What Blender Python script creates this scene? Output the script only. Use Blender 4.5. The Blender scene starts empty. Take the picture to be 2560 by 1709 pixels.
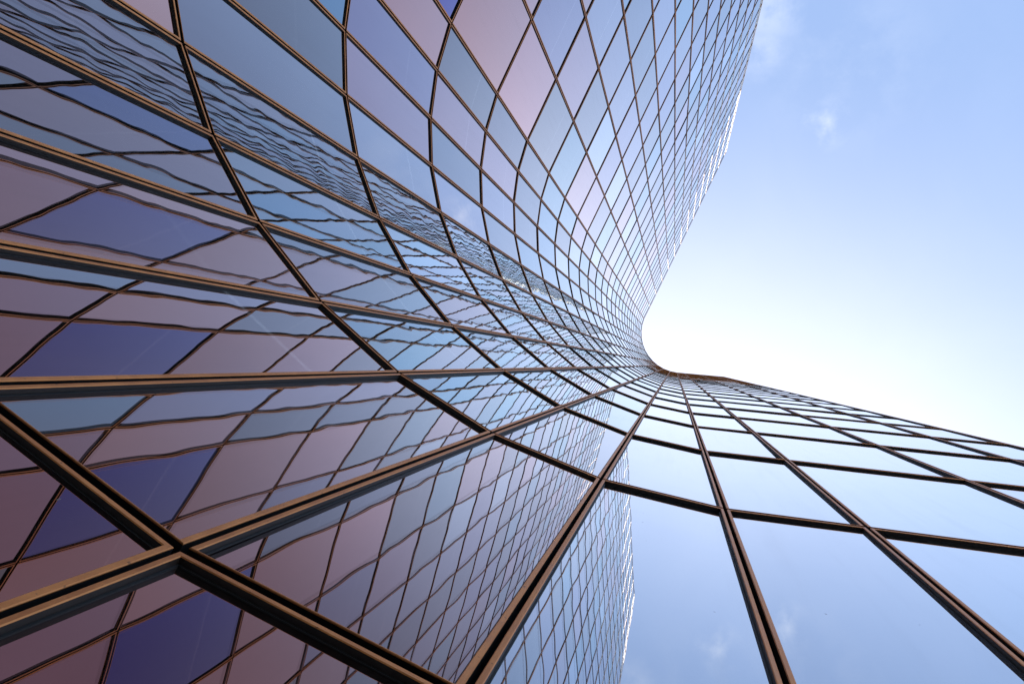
import bpy, math, random
from mathutils import Vector, Matrix
R = math.radians
sc = bpy.context.scene
col = sc.collection

# ------------------------------------------------------------------ camera
ST = 3.4                      # one storey, metres
EYE = 1.6                     # camera height
cam_d = bpy.data.cameras.new("camera")
cam = bpy.data.objects.new("camera", cam_d)
col.objects.link(cam)
FPX = 1757.88
cam_d.sensor_fit = 'HORIZONTAL'
cam_d.sensor_width = 36.0
cam_d.lens = FPX / 2560 * 36.0
cam_d.clip_start = 0.05
cam_d.clip_end = 5000
_r = (0.97440333, 0.0, 0.22480691)          # image right in world axes
_dn = (-0.00732266, 0.99946936, 0.03173934)  # image down
_fw = (-0.22468762, -0.0325731, 0.97388627)  # view direction
m = Matrix(((_r[0], -_dn[0], -_fw[0], 0), (_r[1], -_dn[1], -_fw[1], 0), (_r[2], -_dn[2], -_fw[2], EYE), (0, 0, 0, 1)))
cam.matrix_world = m
sc.camera = cam

# ------------------------------------------------------------------ sky, sun, exposure
SUN_EL = R(36.2)
sun_h = Vector((-0.18, 0.984)).normalized()
sun_v = Vector((sun_h.x * math.cos(SUN_EL), sun_h.y * math.cos(SUN_EL), math.sin(SUN_EL)))
w = bpy.data.worlds.new("World")
sc.world = w
w.use_nodes = True
nt = w.node_tree
nt.nodes.clear()
N = nt.nodes.new
L = nt.links.new


def vmath(op, a, b=None, tree=None):
    t = tree or nt
    n = t.nodes.new('ShaderNodeVectorMath'); n.operation = op
    for k, v in ((0, a), (1, b)):
        if v is None: continue
        if isinstance(v, bpy.types.NodeSocket): t.links.new(v, n.inputs[k])
        else: n.inputs[k].default_value = v
    return n.outputs['Value'] if op in ('DOT_PRODUCT', 'LENGTH') else n.outputs['Vector']


def fmath(op, a, b=None, c=None, tree=None, clamp=False):
    t = tree or nt
    n = t.nodes.new('ShaderNodeMath'); n.operation = op; n.use_clamp = clamp
    for k, v in ((0, a), (1, b), (2, c)):
        if v is None: continue
        if isinstance(v, bpy.types.NodeSocket): t.links.new(v, n.inputs[k])
        else: n.inputs[k].default_value = v
    return n.outputs[0]


def maprange(v, a, b, c=0.0, d=1.0, tree=None, kind='SMOOTHSTEP'):
    t = tree or nt
    n = t.nodes.new('ShaderNodeMapRange'); n.interpolation_type = kind
    t.links.new(v, n.inputs[0])
    for k, x in zip((1, 2, 3, 4), (a, b, c, d)): n.inputs[k].default_value = x
    return n.outputs[0]


def mixc(f, a, b, tree=None, kind='MIX'):
    t = tree or nt
    n = t.nodes.new('ShaderNodeMix'); n.data_type = 'RGBA'; n.blend_type = kind; n.clamp_factor = True
    for k, v in ((0, f), (6, a), (7, b)):
        if isinstance(v, bpy.types.NodeSocket): t.links.new(v, n.inputs[k])
        elif k == 0: n.inputs[k].default_value = v
        else: n.inputs[k].default_value = (*v, 1)
    return n.outputs[2]


out = N('ShaderNodeOutputWorld'); bg = N('ShaderNodeBackground')
sky = N('ShaderNodeTexSky'); sky.sky_type = 'NISHITA'; sky.sun_disc = False
sky.sun_elevation = SUN_EL
sky.sun_rotation = math.atan2(sun_h.x, sun_h.y)
sky.air_density = 1.0; sky.dust_density = 0.25; sky.ozone_density = 2.0
geo = N('ShaderNodeTexCoord')
D = vmath('NORMALIZE', geo.outputs['Generated'])
g = Vector((-0.07, 0.50, 0.866)).normalized()
dg = vmath('DOT_PRODUCT', D, tuple(g))
glow = maprange(dg, 0.50, 0.95, 0, 1.125, kind='LINEAR')
glow = fmath('POWER', glow, 2.4)
# thin cloud veil and a few wisps
no = N('ShaderNodeTexNoise'); no.inputs['Scale'].default_value = 2.6; no.inputs['Detail'].default_value = 7
no.inputs['Roughness'].default_value = 0.62; no.inputs['Distortion'].default_value = 0.6
L(D, no.inputs['Vector'])
veil = maprange(no.outputs['Fac'], 0.42, 0.78, 0, 0.07)
no2 = N('ShaderNodeTexNoise'); no2.inputs['Scale'].default_value = 14; no2.inputs['Detail'].default_value = 8
no2.inputs['Roughness'].default_value = 0.6
L(D, no2.inputs['Vector'])


def pixdir(x, y):
    v = Vector((x - 1280, y - 854.5, FPX))
    e = Vector((v.x * _r[0] + v.y * _dn[0] + v.z * _fw[0], v.x * _r[1] + v.y * _dn[1] + v.z * _fw[1], v.x * _r[2] + v.y * _dn[2] + v.z * _fw[2]))
    return e.normalized()


wisps = None
for (x, y, rad, amt) in ((2060, 308, 0.045, 0.42), (1915, 25, 0.075, 0.30), (1900, 120, 0.06, 0.25), (2120, 160, 0.14, 0.10)):
    c = pixdir(x, y)
    dist = vmath('LENGTH', vmath('SUBTRACT', D, tuple(c)))
    msk = maprange(dist, 0.0, rad, 1, 0)
    msk = fmath('MULTIPLY', msk, fmath('MULTIPLY', maprange(no2.outputs['Fac'], 0.38, 0.66), amt))
    wisps = msk if wisps is None else fmath('MAXIMUM', wisps, msk)
base = vmath('SCALE', sky.outputs[0]); base.node.inputs['Scale'].default_value = 1.0
tinted = mixc(1.0, sky.outputs[0], (1.0, 1.0, 1.0), kind='MULTIPLY')
cl = mixc(veil, tinted, (2.2, 2.5, 3.2))
cl = mixc(wisps, cl, (3.0, 3.1, 3.3))
glc = vmath('SCALE', (2.45, 2.0, 1.5)); L(glow, glc.node.inputs['Scale'])
cl = vmath('ADD', vmath('ADD', cl, (0.54, 0.61, 0.80)), glc)
L(cl, bg.inputs['Color'])
bg.inputs['Strength'].default_value = 0.14
L(bg.outputs[0], out.inputs[0])

sd = bpy.data.lights.new("sun", 'SUN'); sd.energy = 5.0; sd.angle = R(0.5); sd.color = (1.0, 0.96, 0.90)
so = bpy.data.objects.new("sun", sd); col.objects.link(so)
so.rotation_euler = sun_v.to_track_quat('Z', 'Y').to_euler()

sc.view_settings.view_transform = 'Standard'
sc.view_settings.look = 'None'
sc.view_settings.gamma = 1
sc.view_settings.exposure = 1.3
sc.cycles.max_bounces = 12
sc.cycles.glossy_bounces = 10
sc.cycles.sample_clamp_indirect = 0
sc.cycles.use_denoising = True

# ------------------------------------------------------------------ materials


def newmat(name):
    mt = bpy.data.materials.new(name); mt.use_nodes = True
    t = mt.node_tree; t.nodes.clear()
    o = t.nodes.new('ShaderNodeOutputMaterial')
    return mt, t, o


def glass_material():
    """coated reflective glazing: dark room behind, thin-film coat whose hue differs from pane to pane"""
    mt, t, o = newmat("coated_glass")
    at = t.nodes.new('ShaderNodeAttribute'); at.attribute_name = 'tint'
    rn = t.nodes.new('ShaderNodeAttribute'); rn.attribute_name = 'pane_seed'
    gm = t.nodes.new('ShaderNodeNewGeometry')
    off = vmath('SCALE', rn.outputs['Vector'], tree=t); off.node.inputs['Scale'].default_value = 37.0
    P = vmath('ADD', gm.outputs['Position'], off, tree=t)
    n1 = t.nodes.new('ShaderNodeTexNoise'); n1.inputs['Scale'].default_value = 3.6; n1.inputs['Detail'].default_value = 1
    n2 = t.nodes.new('ShaderNodeTexNoise'); n2.inputs['Scale'].default_value = 0.55; n2.inputs['Detail'].default_value = 0
    t.links.new(P, n1.inputs['Vector']); t.links.new(P, n2.inputs['Vector'])
    a = vmath('SUBTRACT', n1.outputs['Color'], (0.5, 0.5, 0.5), tree=t)
    a = vmath('SCALE', a, tree=t); a.node.inputs['Scale'].default_value = 0.0075
    b = vmath('SUBTRACT', n2.outputs['Color'], (0.5, 0.5, 0.5), tree=t)
    b = vmath('SCALE', b, tree=t); b.node.inputs['Scale'].default_value = 0.0045
    nn = vmath('NORMALIZE', vmath('ADD', gm.outputs['Normal'], vmath('ADD', a, b, tree=t), tree=t), tree=t)
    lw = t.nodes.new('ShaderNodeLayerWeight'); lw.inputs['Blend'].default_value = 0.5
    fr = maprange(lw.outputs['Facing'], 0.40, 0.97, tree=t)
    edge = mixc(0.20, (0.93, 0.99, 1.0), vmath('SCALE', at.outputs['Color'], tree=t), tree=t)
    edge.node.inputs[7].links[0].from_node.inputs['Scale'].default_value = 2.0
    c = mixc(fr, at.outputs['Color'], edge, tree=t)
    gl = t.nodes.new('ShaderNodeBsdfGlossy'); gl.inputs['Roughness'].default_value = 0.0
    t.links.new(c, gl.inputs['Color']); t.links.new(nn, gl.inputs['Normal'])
    # thin film of dust, runs below the frames
    df = t.nodes.new('ShaderNodeBsdfDiffuse')
    n3 = t.nodes.new('ShaderNodeTexNoise'); n3.inputs['Scale'].default_value = 1.0; n3.inputs['Detail'].default_value = 6
    st = vmath('MULTIPLY', P, (9.0, 9.0, 0.7), tree=t)
    t.links.new(st, n3.inputs['Vector'])
    dirt = maprange(n3.outputs['Fac'], 0.45, 0.85, 0.012, 0.055, tree=t)
    # pale blind rail that shows through each pane at the same height
    sx = t.nodes.new('ShaderNodeSeparateXYZ'); t.links.new(gm.outputs['Position'], sx.inputs[0])
    zf = fmath('FRACT', fmath('SUBTRACT', fmath('DIVIDE', fmath('SUBTRACT', sx.outputs[2], EYE, tree=t), ST, tree=t), 0.4981 - 10, tree=t), tree=t)
    ab = fmath('ABSOLUTE', fmath('SUBTRACT', zf, 0.635, tree=t), tree=t)
    line = maprange(ab, 0.003, 0.011, 1, 0, tree=t)
    sr = t.nodes.new('ShaderNodeSeparateXYZ'); t.links.new(rn.outputs['Vector'], sr.inputs[0])
    line = fmath('MULTIPLY', line, maprange(sr.outputs[1], 0.25, 0.9, 0.0, 0.075, tree=t), tree=t)
    ln = t.nodes.new('ShaderNodeBsdfDiffuse')
    t.links.new(mixc(line, (0, 0, 0), (0.9, 0.88, 0.88), tree=t), ln.inputs['Color'])
    # dust that gathers above the lower rail, and a few specks
    low = maprange(zf, 0.012, 0.075, 0.07, 0.0, tree=t)
    n5 = t.nodes.new('ShaderNodeTexNoise'); n5.inputs['Scale'].default_value = 30; n5.inputs['Detail'].default_value = 2
    t.links.new(P, n5.inputs['Vector'])
    n6 = t.nodes.new('ShaderNodeTexNoise'); n6.inputs['Scale'].default_value = 3; n6.inputs['Detail'].default_value = 0
    t.links.new(P, n6.inputs['Vector'])
    speck = fmath('MULTIPLY', maprange(n5.outputs['Fac'], 0.76, 0.80, 0, 0.5, tree=t), maprange(n6.outputs['Fac'], 0.5, 0.6, tree=t), tree=t)
    dirt = fmath('MAXIMUM', dirt, fmath('MAXIMUM', speck, fmath('MULTIPLY', low, n3.outputs['Fac'], tree=t), tree=t), tree=t)
    df.inputs['Color'].default_value = (0.20, 0.18, 0.165, 1)
    mx = t.nodes.new('ShaderNodeMixShader')
    # the inner sheet of the double glazing sits at a slightly different angle and gives a faint second image
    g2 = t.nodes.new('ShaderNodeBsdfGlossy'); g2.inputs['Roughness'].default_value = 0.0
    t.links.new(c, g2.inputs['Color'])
    tl = vmath('SCALE', vmath('SUBTRACT', rn.outputs['Vector'], (0.5, 0.5, 0.5), tree=t), tree=t); tl.node.inputs['Scale'].default_value = 0.007
    n2b = vmath('NORMALIZE', vmath('ADD', gm.outputs['Normal'], vmath('ADD', tl, vmath('SCALE', b, tree=t), tree=t), tree=t), tree=t)
    t.links.new(n2b, g2.inputs['Normal'])
    gx = t.nodes.new('ShaderNodeMixShader'); gx.inputs[0].default_value = 0.16
    t.links.new(gl.outputs[0], gx.inputs[1]); t.links.new(g2.outputs[0], gx.inputs[2])
    t.links.new(dirt, mx.inputs[0]); t.links.new(gx.outputs[0], mx.inputs[1]); t.links.new(df.outputs[0], mx.inputs[2])
    ad = t.nodes.new('ShaderNodeAddShader'); t.links.new(mx.outputs[0], ad.inputs[0]); t.links.new(ln.outputs[0], ad.inputs[1])
    t.links.new(ad.outputs[0], o.inputs[0])
    return mt


def bronze_material():
    mt, t, o = newmat("bronze_aluminium")
    p = t.nodes.new('ShaderNodeBsdfPrincipled')
    tc = t.nodes.new('ShaderNodeNewGeometry')
    n = t.nodes.new('ShaderNodeTexNoise'); n.inputs['Scale'].default_value = 6; n.inputs['Detail'].default_value = 8
    n.inputs['Roughness'].default_value = 0.7
    t.links.new(tc.outputs['Position'], n.inputs['Vector'])
    c = mixc(maprange(n.outputs['Fac'], 0.3, 0.7, tree=t), (0.52, 0.185, 0.055), (0.67, 0.265, 0.085), tree=t)
    n4 = t.nodes.new('ShaderNodeTexNoise'); n4.inputs['Scale'].default_value = 55; n4.inputs['Detail'].default_value = 3
    t.links.new(tc.outputs['Position'], n4.inputs['Vector'])
    c = mixc(maprange(n4.outputs['Fac'], 0.66, 0.74, 0, 0.6, tree=t), c, (0.10, 0.055, 0.035), tree=t)
    t.links.new(c, p.inputs['Base Color'])
    p.inputs['Metallic'].default_value = 0.75
    r = maprange(n.outputs['Fac'], 0.3, 0.7, 0.40, 0.54, tree=t)
    t.links.new(r, p.inputs['Roughness'])
    t.links.new(p.outputs[0], o.inputs[0])
    return mt


def plain(name, c, rough, scale=8, var=0.3):
    mt, t, o = newmat(name)
    p = t.nodes.new('ShaderNodeBsdfPrincipled')
    tc = t.nodes.new('ShaderNodeNewGeometry')
    n = t.nodes.new('ShaderNodeTexNoise'); n.inputs['Scale'].default_value = scale; n.inputs['Detail'].default_value = 6
    t.links.new(tc.outputs['Position'], n.inputs['Vector'])
    cc = mixc(n.outputs['Fac'], tuple(x * (1 - var) for x in c), tuple(x * (1 + var) for x in c), tree=t)
    t.links.new(cc, p.inputs['Base Color']); p.inputs['Roughness'].default_value = rough
    t.links.new(p.outputs[0], o.inputs[0])
    return mt


GLASS = glass_material()
BRONZE = bronze_material()
RUBBER = plain("black_gasket", (0.006, 0.006, 0.007), 0.6)
REVEAL = plain("painted_shade_reveal", (0.022, 0.012, 0.008), 0.6)  # bronze reveals with their shade painted into the base colour
JAMB = plain("painted_sunlit_jamb", (0.74, 0.68, 0.60), 0.45)  # pale tone that paints the sunlit dashes onto the upper jambs
BLACK = plain("joint_black", (0.004, 0.004, 0.005), 0.8)
CONC = plain("roof_concrete", (0.30, 0.29, 0.28), 0.85, 2)


def paving_material():
    mt, t, o = newmat("paving")
    p = t.nodes.new('ShaderNodeBsdfPrincipled')
    tc = t.nodes.new('ShaderNodeNewGeometry')
    b = t.nodes.new('ShaderNodeTexBrick'); b.inputs['Scale'].default_value = 1.0
    b.inputs['Color1'].default_value = (0.06, 0.055, 0.05, 1); b.inputs['Color2'].default_value = (0.08, 0.074, 0.068, 1)
    b.inputs['Mortar'].default_value = (0.03, 0.028, 0.026, 1); b.inputs['Mortar Size'].default_value = 0.008
    b.inputs['Brick Width'].default_value = 0.9; b.inputs['Row Height'].default_value = 0.6
    t.links.new(tc.outputs['Position'], b.inputs['Vector'])
    n = t.nodes.new('ShaderNodeTexNoise'); n.inputs['Scale'].default_value = 0.8; n.inputs['Detail'].default_value = 8
    t.links.new(tc.outputs['Position'], n.inputs['Vector'])
    c = mixc(maprange(n.outputs['Fac'], 0.35, 0.7, 0, 0.45, tree=t), b.outputs['Color'], (0.05, 0.046, 0.043), tree=t)
    t.links.new(c, p.inputs['Base Color']); p.inputs['Roughness'].default_value = 0.8
    t.links.new(p.outputs[0], o.inputs[0])
    return mt


PAVE = paving_material()

# ------------------------------------------------------------------ tower plan (storeys, camera above the origin)


def dv(a): return Vector((math.cos(R(a)), math.sin(R(a))))


WING, HALF = 0.5346, 0.2565
LAST = -22
P = {-9: Vector((-1.1417, -1.8064))}
for i in range(-10, LAST - 1, -1): P[i] = P[i + 1] - WING * dv(116.2626)
P[LAST - 1] = P[LAST] - 0.23 * WING * dv(116.2626)
a = 107.4538
for i in range(-8, 3):
    P[i] = P[i - 1] + HALF * dv(a); a -= 9.5843
P[3] = P[2] + HALF * 1.04 * dv(5.076)
for i, wd in ((4, .5364), (5, .5364), (6, .40)): P[i] = P[i - 1] + wd * dv(5.076)
P = {k: v * ST for k, v in P.items()}
I0, I1 = LAST - 1, 6
JTOP = 27
H0 = 0.4981


def zr(j): return EYE + (H0 + j) * ST


ROOF = zr(JTOP) + 0.42 * ST
BASE = 0.14

rnd = random.Random(7)
TINTS = {
    'P': (0.63, 0.31, 0.25), 'Q': (0.52, 0.29, 0.29), 'V': (0.36, 0.27, 0.33), 'L': (0.40, 0.33, 0.35),
    'C': (0.40, 0.235, 0.195), 'B': (0.26, 0.215, 0.215), 'T': (0.22, 0.32, 0.36), 'G': (0.33, 0.28, 0.25), 'D': (0.15, 0.12, 0.34), 'S': (0.52, 0.54, 0.56)}
FIX = {(-7, 2): 'Q', (-6, 2): 'L', (-8, 2): 'V', (-9, 2): 'P', (-9, 3): 'B', (-10, 3): 'P', (-8, 3): 'Q', (-7, 3): 'B',
       (-6, 3): 'L', (-10, 4): 'P', (-11, 4): 'V', (-9, 4): 'B', (-8, 4): 'Q', (-7, 4): 'L', (-6, 4): 'B', (-11, 5): 'Q',
       (-10, 5): 'B', (-9, 5): 'B', (-8, 5): 'B', (-12, 5): 'L', (-12, 6): 'L', (-11, 6): 'B', (-10, 6): 'T', (-13, 6): 'B',
       (-13, 7): 'B', (-12, 7): 'L', (-6, 1): 'B', (-7, 1): 'B', (-5, 1): 'B', (-6, 0): 'P', (-10, 2): 'D', (-11, 2): 'P',
       (-11, 3): 'P', (-9, 1): 'Q', (-10, 1): 'Q', (-5, 0): 'B', (-4, 0): 'B', (-4, 1): 'T', (-3, 1): 'B', (-11, 1): 'G'}


def tint(i, j):
    if (i, j) in FIX: k = FIX[(i, j)]
    elif i >= 1: k = 'S'
    elif i >= -5 and j <= 0: k = 'C'
    elif i >= -8: k = rnd.choice('TTBTST')
    elif j >= JTOP - 2: k = 'S'
    elif j < 5: k = rnd.choice('PQQGVBGL')
    else: k = rnd.choice('LLBBTTSVVQ')
    c = TINTS[k]
    s = rnd.uniform(0.93, 1.07)
    return tuple(min(0.98, x * s * rnd.uniform(0.97, 1.03)) for x in c)


class MB:
    def __init__(s): s.v = []; s.f = []; s.m = []; s.c = []; s.s = []

    def face(s, pts, mat=0, c=(1, 1, 1), seed=(0, 0, 0)):
        k = len(s.v); s.v += [tuple(p) for p in pts]; s.f.append(tuple(range(k, k + len(pts)))); s.m.append(mat); s.c.append(c); s.s.append(seed)

    def build(s, name, mats, parent=None, attrs=False, kind=None, origin=None):
        me = bpy.data.meshes.new(name)
        og = Vector(origin) if origin is not None else Vector((0, 0, 0))
        me.from_pydata([tuple(Vector(v) - og) for v in s.v], [], s.f)
        for mm in mats: me.materials.append(mm)
        for p, k in zip(me.polygons, s.m): p.material_index = k
        if attrs:
            at = me.attributes.new('tint', 'FLOAT_COLOR', 'FACE')
            for q, c in zip(at.data, s.c): q.color = (*c, 1)
            at = me.attributes.new('pane_seed', 'FLOAT_VECTOR', 'FACE')
            for q, c in zip(at.data, s.s): q.vector = c
        o = bpy.data.objects.new(name, me); col.objects.link(o)
        if parent is not None: o.parent = parent
        o.location = og
        if kind: o['kind'] = kind
        return o


GAP = 0.0125      # half the joint between two frames
FW = 0.0215       # face width of a frame
PR = 0.027       # how far it stands proud of the glass
prof_fine = [(0, -0.09), (0, PR - .006), (0, PR - .003), (.003, PR), (FW - .003, PR), (FW, PR - .003), (FW, -.004)]
prof_far = [(0, -0.09), (0, PR - .006), (0, PR), (FW, PR), (FW, -.004)]


def cell(i, j):
    A, B = P[i], P[i + 1]
    d = (B - A); Lw = d.length; d.normalize(); n = Vector((d.y, -d.x))
    z0 = BASE if j < 0 else zr(j)
    z1 = ROOF if j == JTOP else zr(j + 1)

    def pt(u, z, dep):
        q = A + d * u + n * dep
        return Vector((q.x, q.y, z))
    return pt, Lw, z0, z1, Vector((n.x, n.y, 0))


def pane(mb, i, j):
    pt, Lw, z0, z1, n = cell(i, j)
    e = GAP + FW - .006
    tx, tz = rnd.gauss(0, .0016), rnd.gauss(0, .0016)   # panes are never set perfectly true
    u0, u1, a, b = e, Lw - e, z0 + e, z1 - e
    uc, zc = (u0 + u1) / 2, (a + b) / 2
    pts = [pt(u, z, (u - uc) * tx + (z - zc) * tz) for u, z in ((u0, a), (u1, a), (u1, b), (u0, b))]
    mb.face(pts, 0, tint(i, j), (rnd.random(), 0 if i >= 1 else rnd.random(), rnd.random()))
    return pt(Lw / 2, z0, 0)


def frame(mb, i, j, prof):
    pt, Lw, z0, z1, n = cell(i, j)

    def loop(o, dep):
        lo = GAP + min(o + .012, max(o, FW - .003)) + (0.0008 if o < .002 else 0)   # the bottom rail is set back as a drip groove
        if o >= FW - .004: lo = GAP + o
        o += GAP
        return [pt(o, z0 + lo, dep), pt(Lw - o, z0 + lo, dep), pt(Lw - o, z1 - o, dep), pt(o, z1 - o, dep)]
    Ls = [loop(*q) for q in prof]
    for q, (A, B) in enumerate(zip(Ls, Ls[1:])):
        for k in range(4):
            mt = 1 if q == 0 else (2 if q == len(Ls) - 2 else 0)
            if mt == 2 and i < -9 and k % 2 and j >= 15: mt = 3      # upper wing jambs get the pale colour with sunlight painted in
            if mt == 2 and i >= -2 and j >= JTOP - 12: mt = 0     # upper right reveals get brighter bronze, bounced light put into the colour
            mb.face([A[k], A[(k + 1) % 4], B[(k + 1) % 4], B[k]], mt)
    A = loop(FW - .002, .0045); B = loop(FW + .007, .0045); C = loop(FW + .007, -.001)
    for k in range(4):
        mb.face([A[k], A[(k + 1) % 4], B[(k + 1) % 4], B[k]], 1)
        mb.face([B[k], B[(k + 1) % 4], C[(k + 1) % 4], C[k]], 1)


# which panes show largest in the photograph
def proj(p):
    v = Vector((p[0], p[1], p[2] - EYE))
    z = v.dot(Vector(_fw))
    if z < 0.05: return None
    return (1280 + FPX * v.dot(Vector(_r)) / z, 854.5 + FPX * v.dot(Vector(_dn)) / z)


def clip_area(poly):
    for ax, lim, sg in ((0, 0, 1), (0, 2560, -1), (1, 0, 1), (1, 1709, -1)):
        res = []
        for k in range(len(poly)):
            p, q = poly[k], poly[(k + 1) % len(poly)]
            ip, iq = (p[ax] - lim) * sg >= 0, (q[ax] - lim) * sg >= 0
            if ip: res.append(p)
            if ip != iq:
                tt = (lim - p[ax]) / (q[ax] - p[ax]); res.append((p[0] + tt * (q[0] - p[0]), p[1] + tt * (q[1] - p[1])))
        poly = res
        if len(poly) < 3: return 0
    return abs(sum(poly[k][0] * poly[(k + 1) % len(poly)][1] - poly[(k + 1) % len(poly)][0] * poly[k][1] for k in range(len(poly)))) / 2


cells = [(i, j) for i in range(I0, I1) for j in range(-1, JTOP + 1)]
area = {}
for (i, j) in cells:
    pt, Lw, z0, z1, n = cell(i, j)
    n0 = 6
    pl = [pt(0, z0 + (z1 - z0) * k / n0, 0) for k in range(n0 + 1)] + [pt(Lw, z1 - (z1 - z0) * k / n0, 0) for k in range(n0 + 1)]
    pp = [proj(q) for q in pl]
    pp = [q for q in pp if q]
    area[(i, j)] = clip_area(pp) if len(pp) > 2 else 0
big = sorted(cells, key=lambda c: -area[c])[:100]
big = set(c for c in big if area[c] > 0)

tower = bpy.data.objects.new("glass_tower", None); col.objects.link(tower)
tower.location = (P[0].x, P[0].y, 0)
tower['label'] = "tall office tower with a curved wall of mirror glass panes in bronze frames"
tower['category'] = "tower"
bpy.context.view_layer.update()


def fix_parent(o, par):
    o.parent = par
    o.matrix_parent_inverse = par.matrix_world.inverted()


far_p, far_f = MB(), MB()
for c in cells:
    if c in big:
        mb = MB(); og = pane(mb, *c)
        wo = mb.build("window", [GLASS], None, attrs=True, origin=og)
        bpy.context.view_layer.update()
        fix_parent(wo, tower)
        fb = MB(); frame(fb, *c, prof_fine)
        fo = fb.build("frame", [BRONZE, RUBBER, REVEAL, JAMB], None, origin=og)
        fo.parent = wo; fo.location = (0, 0, 0)
    else:
        pane(far_p, *c); frame(far_f, *c, prof_far)
fp = far_p.build("window", [GLASS], None, attrs=True, kind="stuff"); fix_parent(fp, tower)
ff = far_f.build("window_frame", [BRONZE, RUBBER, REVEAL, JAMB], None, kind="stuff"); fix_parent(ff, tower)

# dark joint backing that follows the wall behind the frames
bk = MB()
nodes = [P[i] for i in range(I0, I1 + 1)]


def offs(dist):
    res = []
    for k, p in enumerate(nodes):
        ds = []
        if k > 0: ds.append((nodes[k] - nodes[k - 1]).normalized())
        if k < len(nodes) - 1: ds.append((nodes[k + 1] - nodes[k]).normalized())
        t = sum(ds, Vector((0, 0))).normalized(); n = Vector((t.y, -t.x))
        res.append(p - n * dist)
    return res


ob = offs(0.085)
for A, B in zip(ob, ob[1:]):
    bk.face([(A.x, A.y, BASE - .02), (B.x, B.y, BASE - .02), (B.x, B.y, ROOF - .05), (A.x, A.y, ROOF - .05)])
b = bk.build("backing_wall", [BLACK]); fix_parent(b, tower)

# body behind the glazed front: end walls, rear wall and roof, coping along the top edge
depth = 15.0
nl = Vector((dv(116.2626).y, -dv(116.2626).x)); nr = Vector((dv(5.076).y, -dv(5.076).x))
LA, RA = P[I0], P[I1]
LB, RB = LA - nl * depth, RA - nr * depth
mid = Vector((LB.x - 3, RB.y + 2))
# rear corner where the two rear lines meet
d1 = dv(116.2626); d2 = dv(5.076)
den = d1.x * (-d2.y) + d2.x * d1.y
rhs = RB - LB
tt = (rhs.x * (-d2.y) + d2.x * rhs.y) / den
RC = LB + d1 * tt
back = MB()


def wall(mb, A, B, z0, z1, mat=0): mb.face([(A.x, A.y, z0), (B.x, B.y, z0), (B.x, B.y, z1), (A.x, A.y, z1)], mat)


ends = offs(0.09)
E0, E1 = ends[0], ends[-1]
for A, B in ((LB, E0), (E1, RB), (RB, RC), (RC, LB)): wall(back, A, B, 0, ROOF - 0.4)
o = back.build("rear_wall", [BRONZE]); fix_parent(o, tower)
rf = MB()
ring = [Vector((q.x, q.y, ROOF - 0.45)) for q in ends] + [Vector((RB.x, RB.y, ROOF - .45)), Vector((RC.x, RC.y, ROOF - .45)), Vector((LB.x, LB.y, ROOF - .45))]
rf.face(ring)
o = rf.build("roof", [CONC]); fix_parent(o, tower)
cp = MB()
fr_, bk_ = offs(-0.03), offs(0.30)
for k in range(len(nodes) - 1):
    a0, a1, b0, b1 = fr_[k], fr_[k + 1], bk_[k], bk_[k + 1]
    z0, z1 = ROOF + .004, ROOF + .07
    V = lambda p, z: (p.x, p.y, z)
    cp.face([V(a0, z0), V(a1, z0), V(a1, z1), V(a0, z1)])
    cp.face([V(a0, z1), V(a1, z1), V(b1, z1), V(b0, z1)])
    cp.face([V(b0, z0), V(b1, z0), V(b1, z1), V(b0, z1)])
    cp.face([V(a0, z0), V(a1, z0), V(b1, z0), V(b0, z0)])
o = cp.build("coping", [BRONZE]); fix_parent(o, tower)
pb = MB()
f0, f1 = offs(-0.02), offs(0.05)
for k in range(len(nodes) - 1):
    V = lambda p, z: (p.x, p.y, z)
    pb.face([V(f0[k], 0), V(f0[k + 1], 0), V(f0[k + 1], BASE), V(f0[k], BASE)])
    pb.face([V(f0[k], BASE), V(f0[k + 1], BASE), V(f1[k + 1], BASE), V(f1[k], BASE)])
o = pb.build("plinth", [BRONZE]); fix_parent(o, tower)
cn = MB()
for q, dd, sgn in ((P[I0], d1, -1), (P[I1], d2, 1)):
    nn = Vector((dd.y, -dd.x)); wv = dd * 0.05 * sgn
    c4 = [q + nn * PR, q + nn * PR + wv, q - nn * .2 + wv, q - nn * .2]
    for k in range(4):
        wall(cn, c4[k], c4[(k + 1) % 4], BASE, ROOF)
o = cn.build("corner_post", [BRONZE]); fix_parent(o, tower)

# ------------------------------------------------------------------ ground
gm = MB(); S = 3000
gm.face([(-S, -S, 0), (S, -S, 0), (S, S, 0), (-S, S, 0)])
go = gm.build("pavement", [PAVE]); go['kind'] = 'structure'
